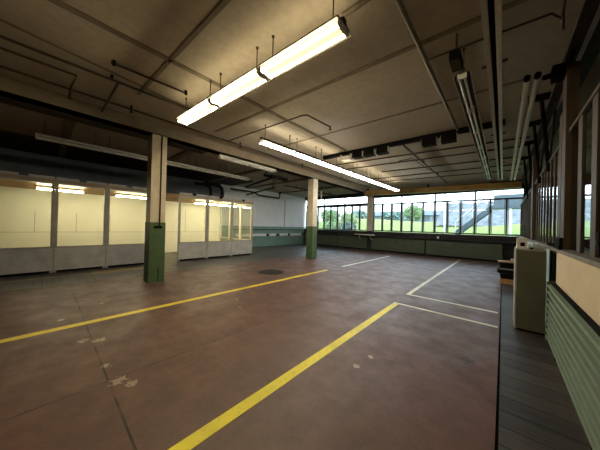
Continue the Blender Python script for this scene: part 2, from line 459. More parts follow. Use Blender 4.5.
# ------------------------------------------------------------------ booth on the left
PX = -10.1
def partition(name, y0, y1, label, clip=True):
    t = thing(name, label, 'partition panel', (PX, (y0+y1)/2, 0), 0, 'glazed partition panels of the booth')
    h = (y1-y0)/2 - .001
    MB().box(-.04, .04, -h, -h+.07, .0, 2.82).box(-.04, .04, h-.07, h, .0, 2.82).box(-.04, .04, -h+.07, h-.07, 2.68, 2.82) \
        .box(-.04, .04, -h+.07, h-.07, .74, .79).build('frame', M['panel_frame'], t)
    MB().box(-.03, .045, -h+.02, h-.02, .07, .74, bev=.006).build('lower_panel', M['panel_grey'], t)
    MB().box(-.004, .004, -h+.07, h-.07, .79, 2.68).build('pane', M['booth_glass'], t)
    MB().box(-.02, .02, -h+.03, h-.03, 0, .07).build('plinth', M['black'], t)
    MB().box(-.05, .05, -h+.02, -.09, 2.82, 2.88).box(-.05, .05, .09, h-.02, 2.82, 2.88).build('header_strip', M['panel_grey'], t)
    if clip: MB().box(-.045, .055, -.07, .07, 2.80, 2.89).build('clip', M['black'], t)
    return t
partition('partition_panel', -1.02, .205, 'glazed partition panel cut by the left picture edge, leftmost of the dull grey three', False)
partition('partition_panel', .205, 1.415, 'glazed partition panel in the middle of the dull grey three', False)
partition('partition_panel', 1.415, 2.64, 'glazed partition panel partly hidden behind the near pillar', False)
partition('partition_panel', 3.72, 4.955, 'pale partition panel right beside the open booth doorway')
partition('partition_panel', 4.955, 6.215, 'pale partition panel in the middle of the three right of the doorway')
partition('partition_panel', 6.215, 7.48, 'pale partition panel at the right corner of the booth')
# end wall of the booth: glazed panels facing the windows
def end_panel(x0, x1, label):
    t = thing('end_partition_panel', label, 'partition panel', ((x0+x1)/2, 7.46, 0), 0, 'glazed end panels of the booth')
    h = (x1-x0)/2 - .004
    MB().box(-h, -h+.07, -.04, .04, .04, 2.82).box(h-.07, h, -.04, .04, .04, 2.82).box(-h+.07, h-.07, -.04, .04, 2.68, 2.82).box(-h+.07, h-.07, -.04, .04, .74, .79).build('frame', M['booth_cream'], t)
    MB().box(-h+.02, h-.02, -.03, .03, .05, .74).build('lower_panel', M['panel_grey'], t)
    MB().box(-h+.07, h-.07, -.004, .004, .79, 2.68).build('pane', M['booth_glass'], t)
end_panel(-11.2, -10.15, 'glazed end panel of the booth at its front corner')
end_panel(-12.3, -11.2, 'glazed end panel in the middle of the booth end')
end_panel(-13.4, -12.3, 'glazed end panel of the booth against the back wall')
wb = sroot('wall_booth', 'cream board lining at the back of the booth')
MB().box(-13.48, -13.4, -3.0, 7.40, 0, 2.74).build('cream_boards', M['booth_cream'], wb)
mb = MB()
for y in (-1.5, -.24, .9, 2.0, 4.2, 5.3, 6.4): mb.box(-13.4, -13.394, y-.007, y+.007, 1.1, 1.9 if y < 3 else 2.3)
mb.box(-13.4, -13.394, -3.0, 7.4, 1.093, 1.107)
mb.build('board_joint', M['panel_frame'], wb)
MB().box(-10.14, -10.06, -3.0, -1.025, 0, 2.82).build('blank_board', M['panel_grey'], wb)
mb = MB().box(-13.44, -10.06, -3.0, 7.5, 2.74, 2.78)
struct(mb.build('ceiling_booth', M['booth_wood']))
struct(MB().box(-10.13, -10.07, 2.65, 3.71, 2.62, 2.74).build('door_header', M['booth_wood']))

# ------------------------------------------------------------------ luminaires
def lumin_proto(L=1.2, tubes='tube_warm', wing=.15, rod=.4, housing='lumin_lit', group=None, label='', gear=True, ntube=2, ts=.075, lip=None, name='fluorescent_light', cat='ceiling light'):
    """length along local X, hanging height 0 at tube level"""
    t = thing(name, label, cat, (0, 0, 0), 0, group)
    h = L/2
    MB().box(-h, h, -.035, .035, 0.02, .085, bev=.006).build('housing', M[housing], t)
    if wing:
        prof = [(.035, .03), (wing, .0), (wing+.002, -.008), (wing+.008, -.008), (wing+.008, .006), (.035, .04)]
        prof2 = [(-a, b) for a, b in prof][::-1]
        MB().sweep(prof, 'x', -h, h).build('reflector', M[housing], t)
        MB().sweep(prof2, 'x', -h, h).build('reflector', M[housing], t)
    if lip:
        for s in (-1, 1): MB().box(-h, h, s*(wing+.012)-.006, s*(wing+.012)+.006, -.03, .012).build('lip', M[lip], t)
    for s in ((-1, 1) if ntube == 2 else (0,)):
        MB().tube([(-h+.035, s*ts, -.032), (h-.035, s*ts, -.032)], .017, 12).build('tube', M[tubes], t, smooth=True)
    for e in (-1, 1):
        x = e*(h-.02)
        MB().box(x-.014, x+.014, -ts-.025, ts+.025, -.05, .03, bev=.004).build('socket', M['paper'], t)
    if rod:
        for e in (-.38, .38):
            MB().tube([(e*L, 0, .085), (e*L, 0, .085+rod-.02)], .008, 8).box(e*L-.014, e*L+.014, -.014, .014, .085+rod-.03, .085+rod).build('hanger', M['pipe_dark'], t)
    return t
# lit row crossing near the pillar
P0, P1 = Vector((-5.12, 1.90, 3.745)), Vector((-1.28, 2.09, 3.745))
d = (P1-P0); rz = math.atan2(d.y, d.x); seg = d.length/3
labs = ['lit twin-tube ceiling light at the pillar end of the nearest row', 'lit twin-tube ceiling light in the middle of the nearest row',
        'large lit twin-tube ceiling light nearest the camera, open end showing']
proto = lumin_proto(seg-.03, 'tube_warm', .15, .365, label=labs[0], group='lit lights of the nearest row')
for i in range(3):
    o = proto if i == 0 else copy_tree(proto)
    o['label'] = labs[i]
    o.location = P0 + d*((i+.5)/3); o.rotation_euler = (0, 0, rz)
# lit row running away to the windows
P0, P1 = Vector((-4.63, 3.6, 3.745)), Vector((-4.43, 13.1, 3.745))
d = (P1-P0); rz = math.atan2(d.y, d.x); NL = 8; seg = d.length/NL
order = ['nearest', 'second', 'third', 'fourth', 'fifth', 'sixth', 'seventh', 'farthest']
kinds = ['tube_warm', 'tube_cool', 'tube_mid', 'tube_mid', 'tube_cool', 'tube_cool', 'tube_cool', 'tube_cool']
cache = {}
for i in range(NL):
    lab = ('%s lit ceiling light of the long row running to the windows' % order[i]) if i in (0, 7) else ('%s lit ceiling light from the near end of the long row' % order[i])
    if kinds[i] in cache: o = copy_tree(cache[kinds[i]])
    else:
        o = lumin_proto(seg-.02, kinds[i], .11, .365, label=lab, group='lit lights of the long row'); cache[kinds[i]] = o
    o['label'] = lab
    o.location = P0 + d*((i+.5)/NL); o.rotation_euler = (0, 0, rz)
# unlit reflector row on the right
labs = ['nearest unlit reflector light of the right hand row, under a black gear box'] + ['%s unlit reflector light from the near end of the right row' % s for s in ('second', 'third', 'fourth', 'fifth', 'sixth')] + ['farthest unlit reflector light of the right row']
proto = None; x0, y0, L7 = -.46, 3.78, 8.3/7
for i in range(7):
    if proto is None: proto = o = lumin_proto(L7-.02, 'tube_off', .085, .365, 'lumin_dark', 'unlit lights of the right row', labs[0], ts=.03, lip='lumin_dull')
    else: o = copy_tree(proto)
    o['label'] = labs[i]; o.location = (x0, y0+(i+.5)*L7, 3.745); o.rotation_euler = (0, 0, PI/2)
t = thing('gear_box', 'black box on the ceiling at the near end of the unlit row', 'box', (-.5, 3.58, 3.78))
MB().box(-.06, .06, -.15, .15, 0, .12, bev=.006).build('body', M['black'], t)
MB().tube([(0, 0, .12), (0, 0, .42)], .012, 8).build('hanger', M['pipe_dark'], t)
MB().box(-.05, .05, -.13, .13, -.012, 0).build('cover_plate', M['dark'], t)
# twin rail between the rows, pale twin pipes by the glazed wall
t = thing('cable_rail', 'long pale twin rail with a dark slot under the ceiling', 'cable rail', (-.12, 7.5, 3.72))
for s in (-1, 1): MB().box(s*.05-.025, s*.05+.025, -5.3, 5.0, 0, .07, bev=.005).build('rail', M['pipe_pale'] if s > 0 else M['lumin_dull'], t)
MB().box(-.03, .03, -5.3, 5.0, .04, .1).build('slot', M['black'], t)
for y in (-3.6, -.7, 2.2): MB().tube([(0, y, .1), (0, y, .48)], .012, 8).box(-.13, .13, y-.02, y+.02, .07, .09).build('hanger', M['pipe_dark'], t)
for x, lab in ((.215, 'left one of two long pale unlit tubes beside the glazed wall'), (.32, 'right one of two long pale unlit tubes beside the glazed wall')):
    t = thing('unlit_tube_light', lab, 'ceiling light', (x, 8.7, 3.75), 0, 'pale unlit tubes by the glazed wall')
    MB().tube([(0, -4.2, 0), (0, 4.2, 0)], .032, 12).build('tube', M['pipe_pale'], t, smooth=True)
    for e in (-4.27, 4.2): MB().tube([(0, e, 0), (0, e+.07, 0)], .036, 12).build('cap', M['black'], t)
    for y in (-2.6, 0, 2.6): MB().tube([(0, y, .03), (0, y, .45)], .008, 8).build('hanger', M['pipe_dark'], t)
# unlit battens of the left bay
labs = ['nearest unlit batten light of the row above the booth', 'second unlit batten light above the booth', 'third unlit batten light above the booth', 'fourth unlit batten light above the booth', 'farthest unlit batten light of the row above the booth']
proto = None
for i in range(5):
    L5 = 6.6/5
    if proto is None: proto = o = lumin_proto(L5-.005, 'tube_off', .14, .36, 'lumin_dull', 'unlit lights above the booth', labs[0])
    else: o = copy_tree(proto)
    o['label'] = labs[i]; o.location = (-9.05, -.2+(i+.5)*L5, 3.74); o.rotation_euler = (0, 0, PI/2)
labs = ['near unlit batten light fixed beside the underside of the tan beam', 'far unlit batten light fixed beside the underside of the tan beam']
proto = None
for i in range(2):
    if proto is None: proto = o = lumin_proto(1.24, 'tube_off', .09, 0, 'lumin_dull', 'unlit lights along the tan beam', labs[0])
    else: o = copy_tree(proto)
    o['label'] = labs[i]; o.location = (-7.12, 3.85+(i+.5)*1.25, 3.845); o.rotation_euler = (0, 0, PI/2)
# booth ceiling lights
labs = ['lit twin-tube light inside the booth behind the grey panels', 'first lit light inside the booth right of the doorway', 'second lit light inside the booth, nearer the end panels']
proto = None
for i, (ya, yb_) in enumerate(((-.25, 1.0), (5.0, 6.15), (6.25, 7.35))):
    if proto is None: proto = o = lumin_proto(1.18, 'tube_booth', .0, 0, 'lumin_lit', 'lit lights inside the booth', labs[0], ts=.1)
    else: o = copy_tree(proto)
    o['label'] = labs[i]; o.location = (-11.6, (ya+yb_)/2, 2.655); o.rotation_euler = (0, 0, PI/2)
o = copy_tree(proto); o['label'] = 'lit light inside the booth behind the near pillar'; o.location = (-11.6, 2.45, 2.655)

# ------------------------------------------------------------------ pipes, rails and boxes on the ceiling
def pipe(name, label, pts, r, m='pipe_dark', clips=(), heads=(), cat='pipe'):
    t = thing(name, label, cat, pts[0])
    b = Vector(pts[0]); loc = [Vector(p)-b for p in pts]
    MB().tube(loc, r, 10).build('run', M[m], t, smooth=True)
    for c in clips:
        c = Vector(c)-b
        MB().box(c.x-.02, c.x+.02, c.y-.02, c.y+.02, c.z, CEIL-b.z).build('clip', M['black'], t)
    for c in heads:
        c = Vector(c)-b
        MB().tube([(c.x, c.y, c.z+.02), (c.x, c.y, c.z-.06)], .018, 8).cyl((c.x, c.y, c.z-.075), .035, .012, 12).build('sprinkler_head', M['iron'], t)
    return t
ZP = 4.12
pipe('ceiling_pipe', 'dark pipe with a branch, third up from the tan beam on the left', [(-5.25, -3, ZP), (-5.25, .85, ZP), (-5.25, 2.15, ZP)], .022, clips=[(-5.25, .75, ZP)])
pipe('branch_pipe', 'short dark branch pipe dropping from the ceiling pipe to the tan beam', [(-5.25, .84, ZP-.02), (-6.84, .82, ZP-.03)], .022)
pipe('ceiling_pipe', 'dark pipe ending in an elbow, second up from the tan beam', [(-5.6, -3, ZP), (-5.6, .33, ZP), (-6.1, .29, ZP), (-6.3, .28, ZP-.1)], .02, heads=[(-6.3, .28, ZP-.1)])
pipe('ceiling_pipe', 'long dark pipe running just beside the tan beam', [(-6.28, -3, ZP), (-6.28, 13.8, ZP)], .022, clips=[(-6.28, y, ZP) for y in (1.25, 4.1, 7.1, 10.2, 13.)], heads=[(-6.28, 1.25, ZP), (-6.28, 4.1, ZP), (-6.28, 7.1, ZP)])
pipe('ceiling_bar', 'short dark bar on the ceiling left of the nearest lit light', [(-4.75, .66, ZP+.03), (-4.7, 1.82, ZP+.03)], .02, clips=[(-4.75, .7, ZP), (-4.7, 1.8, ZP)], cat='bar')
pipe('sprinkler_pipe', 'thin bent sprinkler pipe on the ceiling between the two lit rows', [(-6.28, 3.66, ZP), (-3.48, 3.86, ZP), (-3.36, 3.92, ZP), (-3.3, 4.75, ZP)], .018, heads=[(-3.3, 4.75, ZP)])
pipe('ceiling_conduit', 'brown conduit running to the windows left of the unlit reflector row', [(-.93, -1, 4.16), (-.91, 7.0, 4.16)], .03, 'pipe_tan')
pipe('ceiling_conduit', 'thin conduit crossing under the twin rail to a loose end', [(-.9, 3.8, 4.16), (.38, 3.88, 4.15), (.46, 3.98, 4.12), (.5, 4.1, 4.05), (.47, 3.9, 4.13), (.44, 3.3, 4.17)], .014, 'pipe_dark')
pipe('ceiling_conduit', 'pale short conduit continuing past the end of the nearest lit light', [(-1.46, 2.30, 4.1), (-1.12, 2.36, 4.16)], .03, 'pipe_tan')
pipe('ceiling_pipe', 'dark pipe running from the black rail towards the far windows', [(-2.28, 7.2, ZP-.01), (-2.28, 14.3, ZP-.01)], .026, clips=[(-2.28, 9.5, ZP), (-2.28, 12, ZP)])
pipe('ceiling_conduit', 'thin looped conduit beside the dark pipe near the far windows', [(-2.95, 8.75, ZP), (-2.5, 8.7, ZP), (-2.45, 8.85, ZP), (-2.4, 10.8, ZP), (-2.3, 11.0, ZP)], .012)
lines = [((-5.6, 8.0), (.5, 8.72), 'first'), ((-5.6, 8.85), (.55, 9.55), 'second'), ((-4.2, 10.25), (.5, 10.85), 'third'), ((-5.6, 11.4), (.5, 12.0), 'fourth'), ((-5.6, 12.4), (.5, 13.1), 'fifth')]
for (a, b, w) in lines:
    pipe('cross_conduit', '%s dark conduit crossing the ceiling beyond the black rail' % w, [(a[0], a[1], ZP+.06), (b[0], b[1], ZP+.06)], .02, clips=[(a[0]+.5, a[1]+.05, ZP+.06), (b[0]-.6, b[1]-.07, ZP+.06)])
t = thing('ceiling_rail', 'black steel rail crossing the ceiling above the row of black boxes', 'rail', (-2.5, 6.95, 4.08), math.atan2(.25, 5))
MB().box(-2.5, 2.5, -.05, .05, .03, .12).box(-2.5, 2.5, -.07, .07, 0, .03).build('beam', M['black'], t)
for k, x in enumerate((-4.05, -3.63, -3.24, -2.82, -1.55, -1.1)):
    labs = ['pale slim box under the black rail, closest to the lit row', 'first black box under the rail right of the pale slim box', 'second black box under the rail right of the pale slim box', 'third black box under the rail right of the pale slim box', 'left one of the two black boxes right of the gap', 'right one of the two black boxes right of the gap']
    y = 6.95 + (x+2.5)*.05
    t = thing('rail_box', labs[k], 'box', (x, y, 3.9), math.atan2(.25, 5), 'boxes under the black ceiling rail')
    MB().box(-.17, .17, -.12, .12, 0, .17 if k else .12, bev=.008).build('body', M['lumin_dull'] if k == 0 else M['black'], t)
    for e in (-.185, .167): MB().box(e, e+.018, -.1, .1, .02, .18).build('bracket', M['lumin_dull'], t)
# dark pipework, ducts and hanging gear of the left bay
t = thing('bent_duct', 'pair of dark bent ducts dropping to the booth roof', 'duct', (-12.6, 6.35, 2.8))
MB().tube([(0, -.9, 1.0), (0, -.25, 1.0), (0, -.05, .9), (0, 0, .7), (0, 0, 0)], .1, 12).tube([(.3, -.5, 1.05), (.3, .35, 1.0), (.3, .52, .85), (.3, .55, .65), (.3, .55, 0)], .1, 12).build('bend', M['dark'], t, smooth=True)
MB().cyl((0, 0, 0), .14, .04, 16).cyl((.3, .55, 0), .14, .04, 16).build('collar', M['black'], t)
pipe('bay_pipe', 'dark pipe run with drops along the white left wall top', [(-12.9, 7.8, 3.85), (-12.9, 9.6, 3.85), (-12.9, 10.0, 3.7), (-12.9, 12.0, 3.7), (-12.9, 12.1, 4.2)], .05, 'dark')
pipe('bay_pipe', 'dark pipe crossing the bay behind the far pillar', [(-12.9, 9.0, 3.6), (-9.6, 8.6, 3.75), (-9.5, 8.6, 4.19)], .04, 'pipe_dark')
pipe('bay_pipe', 'thick dark pipe from the booth corner to the tan beam', [(-12.0, 8.3, 3.95), (-7.9, 7.3, 3.95)], .06, 'dark')
pipe('bay_pipe', 'thin hanging drop pipe in the bay left of the far pillar', [(-9.3, 8.2, 4.2), (-9.3, 8.2, 3.5)], .03, 'dark')
pipe('bay_pipe', 'dark pipe under the bay ceiling ending at the far windows', [(-9.8, 9.6, 4.0), (-9.6, 15.2, 4.0)], .045, 'dark', clips=[(-9.77, 10.5, 4.0), (-9.64, 14, 4.0)])
t = thing('hanging_gear', 'cluster of dark hanging gear beside the tan beam', 'ceiling gear', (-7.6, 6.8, 3.62))
MB().box(-.22, -.12, -.5, .5, .1, .2, bev=.01).box(.05, .2, -.35, .6, .02, .16, bev=.01).build('body', M['black'], t)
MB().tube([(-.17, -.4, .2), (-.17, -.4, .55)], .02).tube([(.12, .3, .16), (.12, .3, .55)], .02).tube([(.12, -.2, .1), (.3, -.2, .1), (.3, -.2, -.1)], .03).build('hanger', M['dark'], t)
t = thing('hanging_lamp', 'thin pale tube hanging from the bay ceiling before the left windows', 'hanging tube', (-8.6, 11.6, 3.35))
MB().tube([(0, 0, 0), (0, 0, .5)], .05).build('tube', M['pipe_pale'], t)
MB().tube([(0, 0, .5), (0, 0, .83)], .015).build('rod', M['dark'], t)
# conduit and cable trunking on the white wall
pipe('wall_conduit', 'thin vertical conduit down the white left wall', [(LX+.03, 13.2, 1.05), (LX+.03, 13.2, 3.7)], .025, 'panel_grey')
t = thing('wall_rail', 'dark horizontal rail on the green dado', 'rail', (LX+.03, 12, 1.25))
MB().box(-.02, .03, -3.9, 3.6, -.03, .03).build('bar', M['sill_dark'], t)
for k, (a, b) in enumerate(((8.6, 11.2), (11.55, 12.2), (12.55, 13.5), (13.8, 15.2))):
    t = thing('wall_trunking', ['longest white trunk box on the green dado beside the booth', 'short white trunk box, second from the booth', 'third white trunk box from the booth below the conduit', 'white trunk box on the dado nearest the far corner'][k], 'cable trunk', (LX, (a+b)/2, .86), 0, 'white trunks on the green dado')
    MB().box(0, .16, -(b-a)/2, (b-a)/2, -.09, .09, bev=.008).build('body', M['paper'], t)
    MB().box(.005, .14, (b-a)/2, (b-a)/2+.2, -.1, .08).build('end_box', M['black'], t)

# ------------------------------------------------------------------ right side: glazed wall, radiator, cabinet
wr = sroot('wall_right')
MB().box(.55, .85, -3.2, 4.66, .0, 1.34).build('beige_panel', M['beige'], wr)
MB().box(.72, .85, 4.66, 5.75, 0, 1.34).build('dark_recess', M['black'], wr)
MB().box(.60, .85, 5.75, FARY, 0, 1.32).build('pale_green_panel', M['pale_green'], wr)
MB().box(.535, .9, -3.2, FARY, 1.34, 1.385, bev=.01).build('ledge', M['ledge'], wr)
struct(MB().box(.72, .86, -3.2, FARY, 3.86, CEIL).box(.6, .72, -3.2, FARY, 4.02, 4.1).build('trim_40', M['dark']))
w = sroot('window_11', 'long glazed screen of brown posts along the right wall')
posts = [1.75, 2.25, 2.62, 3.0, 3.41, 3.95, 5.3, 5.68, 6.1, 6.52, 6.94, 7.4, 7.85, 8.3, 10.0, 10.5, 11.0, 11.6, 12.2, 12.8, 13.5, 14.2, 14.9, 15.5]
for y in posts:
    MB().box(.625, .655, y-(.085 if y < 4 else .035), y+(.085 if y < 4 else .035), 1.385, 2.9).build('post', M['mullion'], w)
for y, dx, hw, zt in ((4.6, .055, .12, 3.8), (4.92, .045, .09, 3.3), (9.1, .05, .2, 3.75)):
    MB().box(.64-dx, .64+dx, y-hw, y+hw, 1.385, zt, bev=.006).build('main_post', M['mullion'], w)
MB().box(.615, .665, .8, FARY, 2.90, 2.94).build('top_rail', M['mullion'], w)
MB().box(.638, .642, .8, FARY, 1.385, 2.90).build('pane', M['screen_glass'], w)
# overhead gear above the glazing
t = thing('pulley_gear', 'dark pulley gear where the main post meets the ceiling', 'ceiling gear', (.56, 4.6, 3.66))
MB().box(-.1, .1, -.08, .1, .02, .2, bev=.02).build('body', M['black'], t)
MB().tube([(-.08, 0, .1), (-.17, .05, .12)], .035, 10).build('arm', M['black'], t)
MB().tube([(.05, 0, .18), (.15, 0, .58)], .03, 8).build('tie', M['black'], t)
proto = None
for i, y in enumerate((6.2, 7.6, 9.2, 11.0)):
    if proto is None:
        proto = o = thing('strut_bracket', '', 'bracket', (0, 0, 0), 0, 'dark brackets above the glazed wall')
        MB().tube([(0, 0, .45), (.12, .1, -.95)], .03, 8).build('strut', M['black'], o)
        MB().box(-.1, .12, -.05, .05, .40, .5, bev=.01).build('foot', M['black'], o)
        MB().tube([(.12, .1, -.9), (.2, .1, .4)], .02, 8).build('tie', M['dark'], o)
    else: o = copy_tree(proto)
    o.location = (.5, y, 3.7); o['label'] = '%s dark strut bracket from the main post above the glazed wall' % ['first', 'second', 'third', 'fourth'][i]
# radiator
t = thing('radiator', 'long ribbed green radiator under the beige panel', 'radiator', (.5, 2.9, 0))
prof = []
nr = 9; z0, z1 = .12, .9
for k in range(nr):
    a = z0 + (z1-z0)*k/nr; s = (z1-z0)/nr
    prof += [(.02, a), (.004, a+.18*s), (-.024, a+.3*s), (-.032, a+.5*s), (-.024, a+.7*s), (.004, a+.84*s)]
prof += [(.02, z1), (.046, z1), (.046, z0)]
MB().sweep(prof, 'y', -2.2, 1.78).build('ribbed_panel', M['radiator'], t)
for ya in (1.78, -2.23): MB().box(-.032, .047, ya, ya+.03, .10, .92, bev=.006).build('end_plate', M['radiator'], t)
MB().box(.0, .047, -2.2, 1.78, .9, .915).build('top_grille', M['black'], t)
MB().tube([(.03, 1.81, .2), (.03, 1.98, .2), (.03, 2.02, .16), (.03, 2.02, 0)], .02).build('pipe', M['black'], t)
MB().tube([(.03, 1.81, .82), (.06, 2.05, .82), (.08, 2.1, .9), (.08, 2.1, 1.3)], .02).build('pipe', M['black'], t)
MB().tube([(.025, -1.8, 0), (.025, -1.8, .14)], .02).tube([(.025, 1.4, 0), (.025, 1.4, .14)], .02).tube([(.025, -.2, 0), (.025, -.2, .14)], .02).build('foot', M['black'], t)
# cabinet
t = thing('cabinet', 'olive grey sheet metal cabinet standing on the dark boards', 'cabinet', (.345, 5.45, 0))
MB().box(-.165, .165, -.28, .28, .03, 1.30, bev=.006).build('body', M['cab_olive'], t)
MB().box(-.165, .165, -.25, .25, 0, .03).build('plinth', M['black'], t)
MB().box(-.185, .165, -.29, .29, 1.30, 1.325, bev=.004).build('top', M['cab_white'], t)
MB().box(-.185, -.165, -.285, .285, .02, 1.30).build('side_edge', M['cab_white'], t)
MB().box(-.02, .02, -.295, -.27, 1.325, 1.355, bev=.004).build('catch', M['black'], t)
t = thing('card_box', 'small open white box on the left edge of the cabinet top', 'box', (.235, 5.3, 1.326))
MB().box(-.06, .06, -.1, -.09, 0, .17).box(-.06, .06, .09, .1, 0, .17).box(-.06, -.05, -.09, .09, 0, .17).box(.05, .06, -.09, .09, 0, .17).box(-.05, .05, -.09, .09, 0, .01).build('body', M['paper'], t)
MB().box(-.02, .035, -.103, -.1, .04, .1).build('dark_print', M['black'], t)
t = thing('plastic_film', 'crumpled pale plastic film heaped on the cabinet top', 'film', (.41, 5.55, 1.326))
mb = MB(); r_ = bmesh.ops.create_grid(mb.bm, x_segments=14, y_segments=14, size=.13)
for v in r_['verts']:
    dd = max(0, 1-(v.co.x**2+v.co.y**2)/.018); v.co.z = .004 + dd*.06 + random.random()*.03*dd; v.co.y *= 1.5
mb.build('sheet', M['film'], t)
t = thing('switch_box', 'black box with cables on the ledge before the main post', 'box', (.6, 4.75, 1.385))
MB().box(-.05, .08, -.26, .2, 0, .15, bev=.015).build('body', M['black'], t)
MB().tube([(-.04, .1, .05), (-.1, .25, .06), (-.06, .45, .02), (0, .6, .01)], .012).build('cable', M['black'], t)
MB().tube([(-.04, -.2, .04), (-.075, -.3, .02), (-.07, -.5, .012)], .012).build('cable', M['black'], t)
t = thing('post_switch', 'small black switch box on the near brown post', 'switch', (.59, 2.95, 1.44))
MB().box(-.025, .01, -.035, .045, 0, .17, bev=.006).build('body', M['black'], t)
MB().box(-.032, -.025, -.01, .01, .07, .11).build('toggle', M['sill_dark'], t)
# black pipes in the recess
for k, y in enumerate((4.85, 5.05)):
    t = thing('riser_pipe', ['black riser pipe in the recess nearest the beige panel', 'black riser pipe in the recess nearest the cabinet'][k], 'pipe', (.66, y, 0), 0, 'black pipes in the recess')
    MB().tube([(0, 0, 0), (0, 0, 1.33)], .04, 10).build('run', M['dark'], t, smooth=True)
    MB().tube([(0, 0, .7), (0, 0, .78)], .055, 10).build('collar', M['black'], t)
# stack of trays behind the cabinet
t = thing('wooden_crate', 'bare wooden crate at the bottom of the stack behind the cabinet', 'crate', (.2, 9.6, 0))
mb = MB()
mb.box(-.25, .25, -.24, -.22, 0, .16).box(-.25, .25, .22, .24, 0, .16).box(-.25, -.23, -.22, .22, 0, .16).box(.23, .25, -.22, .22, 0, .16).box(-.23, .23, -.22, .22, 0, .02)
mb.build('slats', M['pine'], t)
for k in range(3):
    z = .16+k*.16
    t = thing('black_tray', ['lowest black tray stacked on the wooden crate', 'middle black tray of the stack behind the cabinet', 'topmost black tray of the stack under the loose plank'][k], 'tray', (.19 + (.03, -.03, .02)[k], 9.6, z), (.05, -.06, .03)[k], 'black trays behind the cabinet')
    MB().box(-.26, .26, -.25, .25, 0, .015).box(-.26, .26, -.26, -.245, 0, .11).box(-.26, .26, .245, .26, 0, .11).box(-.26, -.245, -.245, .245, 0, .11).box(.245, .26, -.245, .245, 0, .11).build('body', M['black'], t)
    MB().box(-.28, .28, -.28, -.24, .11, .155, bev=.008).box(-.28, .28, .24, .28, .11, .155, bev=.008).box(-.28, -.24, -.24, .24, .11, .155, bev=.008).box(.24, .28, -.24, .24, .11, .155, bev=.008).build('rim', M['darkgrey'] if k == 1 else M['black'], t)
t = thing('loose_plank', 'short pinkish plank lying on top of the black trays', 'plank', (.2, 9.55, .64), .15)
MB().box(-.3, .3, -.1, .1, 0, .05, bev=.008).build('board', M['pink_wood'], t)
MB().box(.0, .22, -.06, .09, .05, .12, bev=.02).build('offcut', M['pink_wood'], t)

# ------------------------------------------------------------------ floor markings and cover
def marking(label, m, x0, x1, y0, y1, z=.002, cat='floor line'):
    o = MB().box(x0, x1, y0, y1, 0.0005, z+.001).build('floor_marking', M[m]); tag(o, label, cat, 'painted floor lines'); return o
marking('broad bright yellow line running towards the camera in the foreground', 'yellow_line', -1.735, -1.62, -2.5, 5.02)
marking('white cross line joining the end of the broad yellow line', 'white_line', -1.735, -.04, 5.02, 5.1)
marking('second white cross line, just beyond the first one', 'white_line', -1.74, -.05, 5.9, 5.99)
marking('long white line running from the second cross line to the far wall', 'white_line', -1.75, -1.66, 5.99, 15.0)
marking('long yellow line passing in front of the near pillar', 'yellow_line_far', -4.9, -4.77, -3.0, 7.0)
marking('pale line continuing the long yellow line towards the windows', 'white_line', -4.9, -4.79, 8.1, 13.4)
marking('worn tan line in front of the grey booth panels', 'tape', -9.32, -9.24, -3, 1.6)
marking('worn tan patch of tape on the boards before the third booth panel', 'tape', -9.6, -9.1, 1.0, 2.5)
t = thing('manhole_cover', 'round dark iron manhole cover let into the red floor', 'manhole cover', (-5.9, 5.2, 0))
MB().cyl((0, 0, 0.0005), .42, .006, 40).build('plate', M['iron'], t)
mb = MB()
for k in range(40):
    a, b = 2*PI*k/40, 2*PI*(k+1)/40
    mb.quad((.42*math.cos(a), .42*math.sin(a), .008), (.42*math.cos(b), .42*math.sin(b), .008), (.46*math.cos(b), .46*math.sin(b), .004), (.46*math.cos(a), .46*math.sin(a), .004))
mb.build('rim', M['sill_dark'], t)

# ------------------------------------------------------------------ outside
sbox('ground', M['paving'], -60, 40, FARY+.3, 20, -.4, -.2)
mb = MB()
nx, ny = 40, 16
rows = []
for j in range(ny+1):
    y = 18 + j*3.0; row = []
    for i in range(nx+1):
        x = -60 + i*2.5
        h = -.25 + 2.75*min(1, max(0, (y-18.5)/8)) + .25*math.sin(x*.35)*math.sin(y*.3) - max(0, x+2)*.015
        row.append(mb.bm.verts.new((x, y, h)))
    rows.append(row)
for j in range(ny):
    for i in range(nx): mb.bm.faces.new((rows[j][i], rows[j][i+1], rows[j+1][i+1], rows[j+1][i]))
struct(mb.build('lawn', M['lawn'], smooth=True))
def bush(name, label, loc, rx, ry, rz_, nleaf, m, cat, trunk=0, group=None, leaf=.16):
    t = thing(name, label, cat, loc, 0, group)
    mb = MB(); rnd = random.Random(hash((round(loc[0], 2), round(loc[1], 2), nleaf)) & 0xffff)
    lumps = [(rnd.uniform(-.55, .55)*rx, rnd.uniform(-.5, .5)*ry, rz_*(.75+rnd.uniform(-.35, .5))+trunk, rnd.uniform(.4, .65)) for _ in range(9)]
    for _ in range(nleaf):
        lx, ly, lz, lr = rnd.choice(lumps)
        dv = Vector((rnd.gauss(0, 1), rnd.gauss(0, 1), rnd.gauss(0, 1))).normalized()*(rnd.random()**.4)
        c = Vector((lx+dv.x*rx*lr, ly+dv.y*ry*lr, max(.05, lz+dv.z*rz_*lr)))
        u = Vector((rnd.gauss(0, 1), rnd.gauss(0, 1), rnd.gauss(0, 1))).normalized(); v = u.orthogonal().normalized()
        s = leaf*rnd.uniform(.6, 1.3)
        mb.quad(c+u*s, c+v*s*.5, c-u*s, c-v*s*.5)
    mb.build('foliage', m, t)
    st = MB(); hh = rz_*.8+trunk
    st.tube([(0, 0, -.3), (.04, .02, hh*.5), (0, 0, hh)], [.12*rx, .08*rx, .03*rx], 8)
    for k in range(4):
        a = k*1.7; st.tube([(0, 0, hh*.4), (math.cos(a)*rx*.4, math.sin(a)*ry*.4, hh*.9)], [.05*rx, .02*rx], 6)
    st.build('stem', M['bark'], t)
    return t
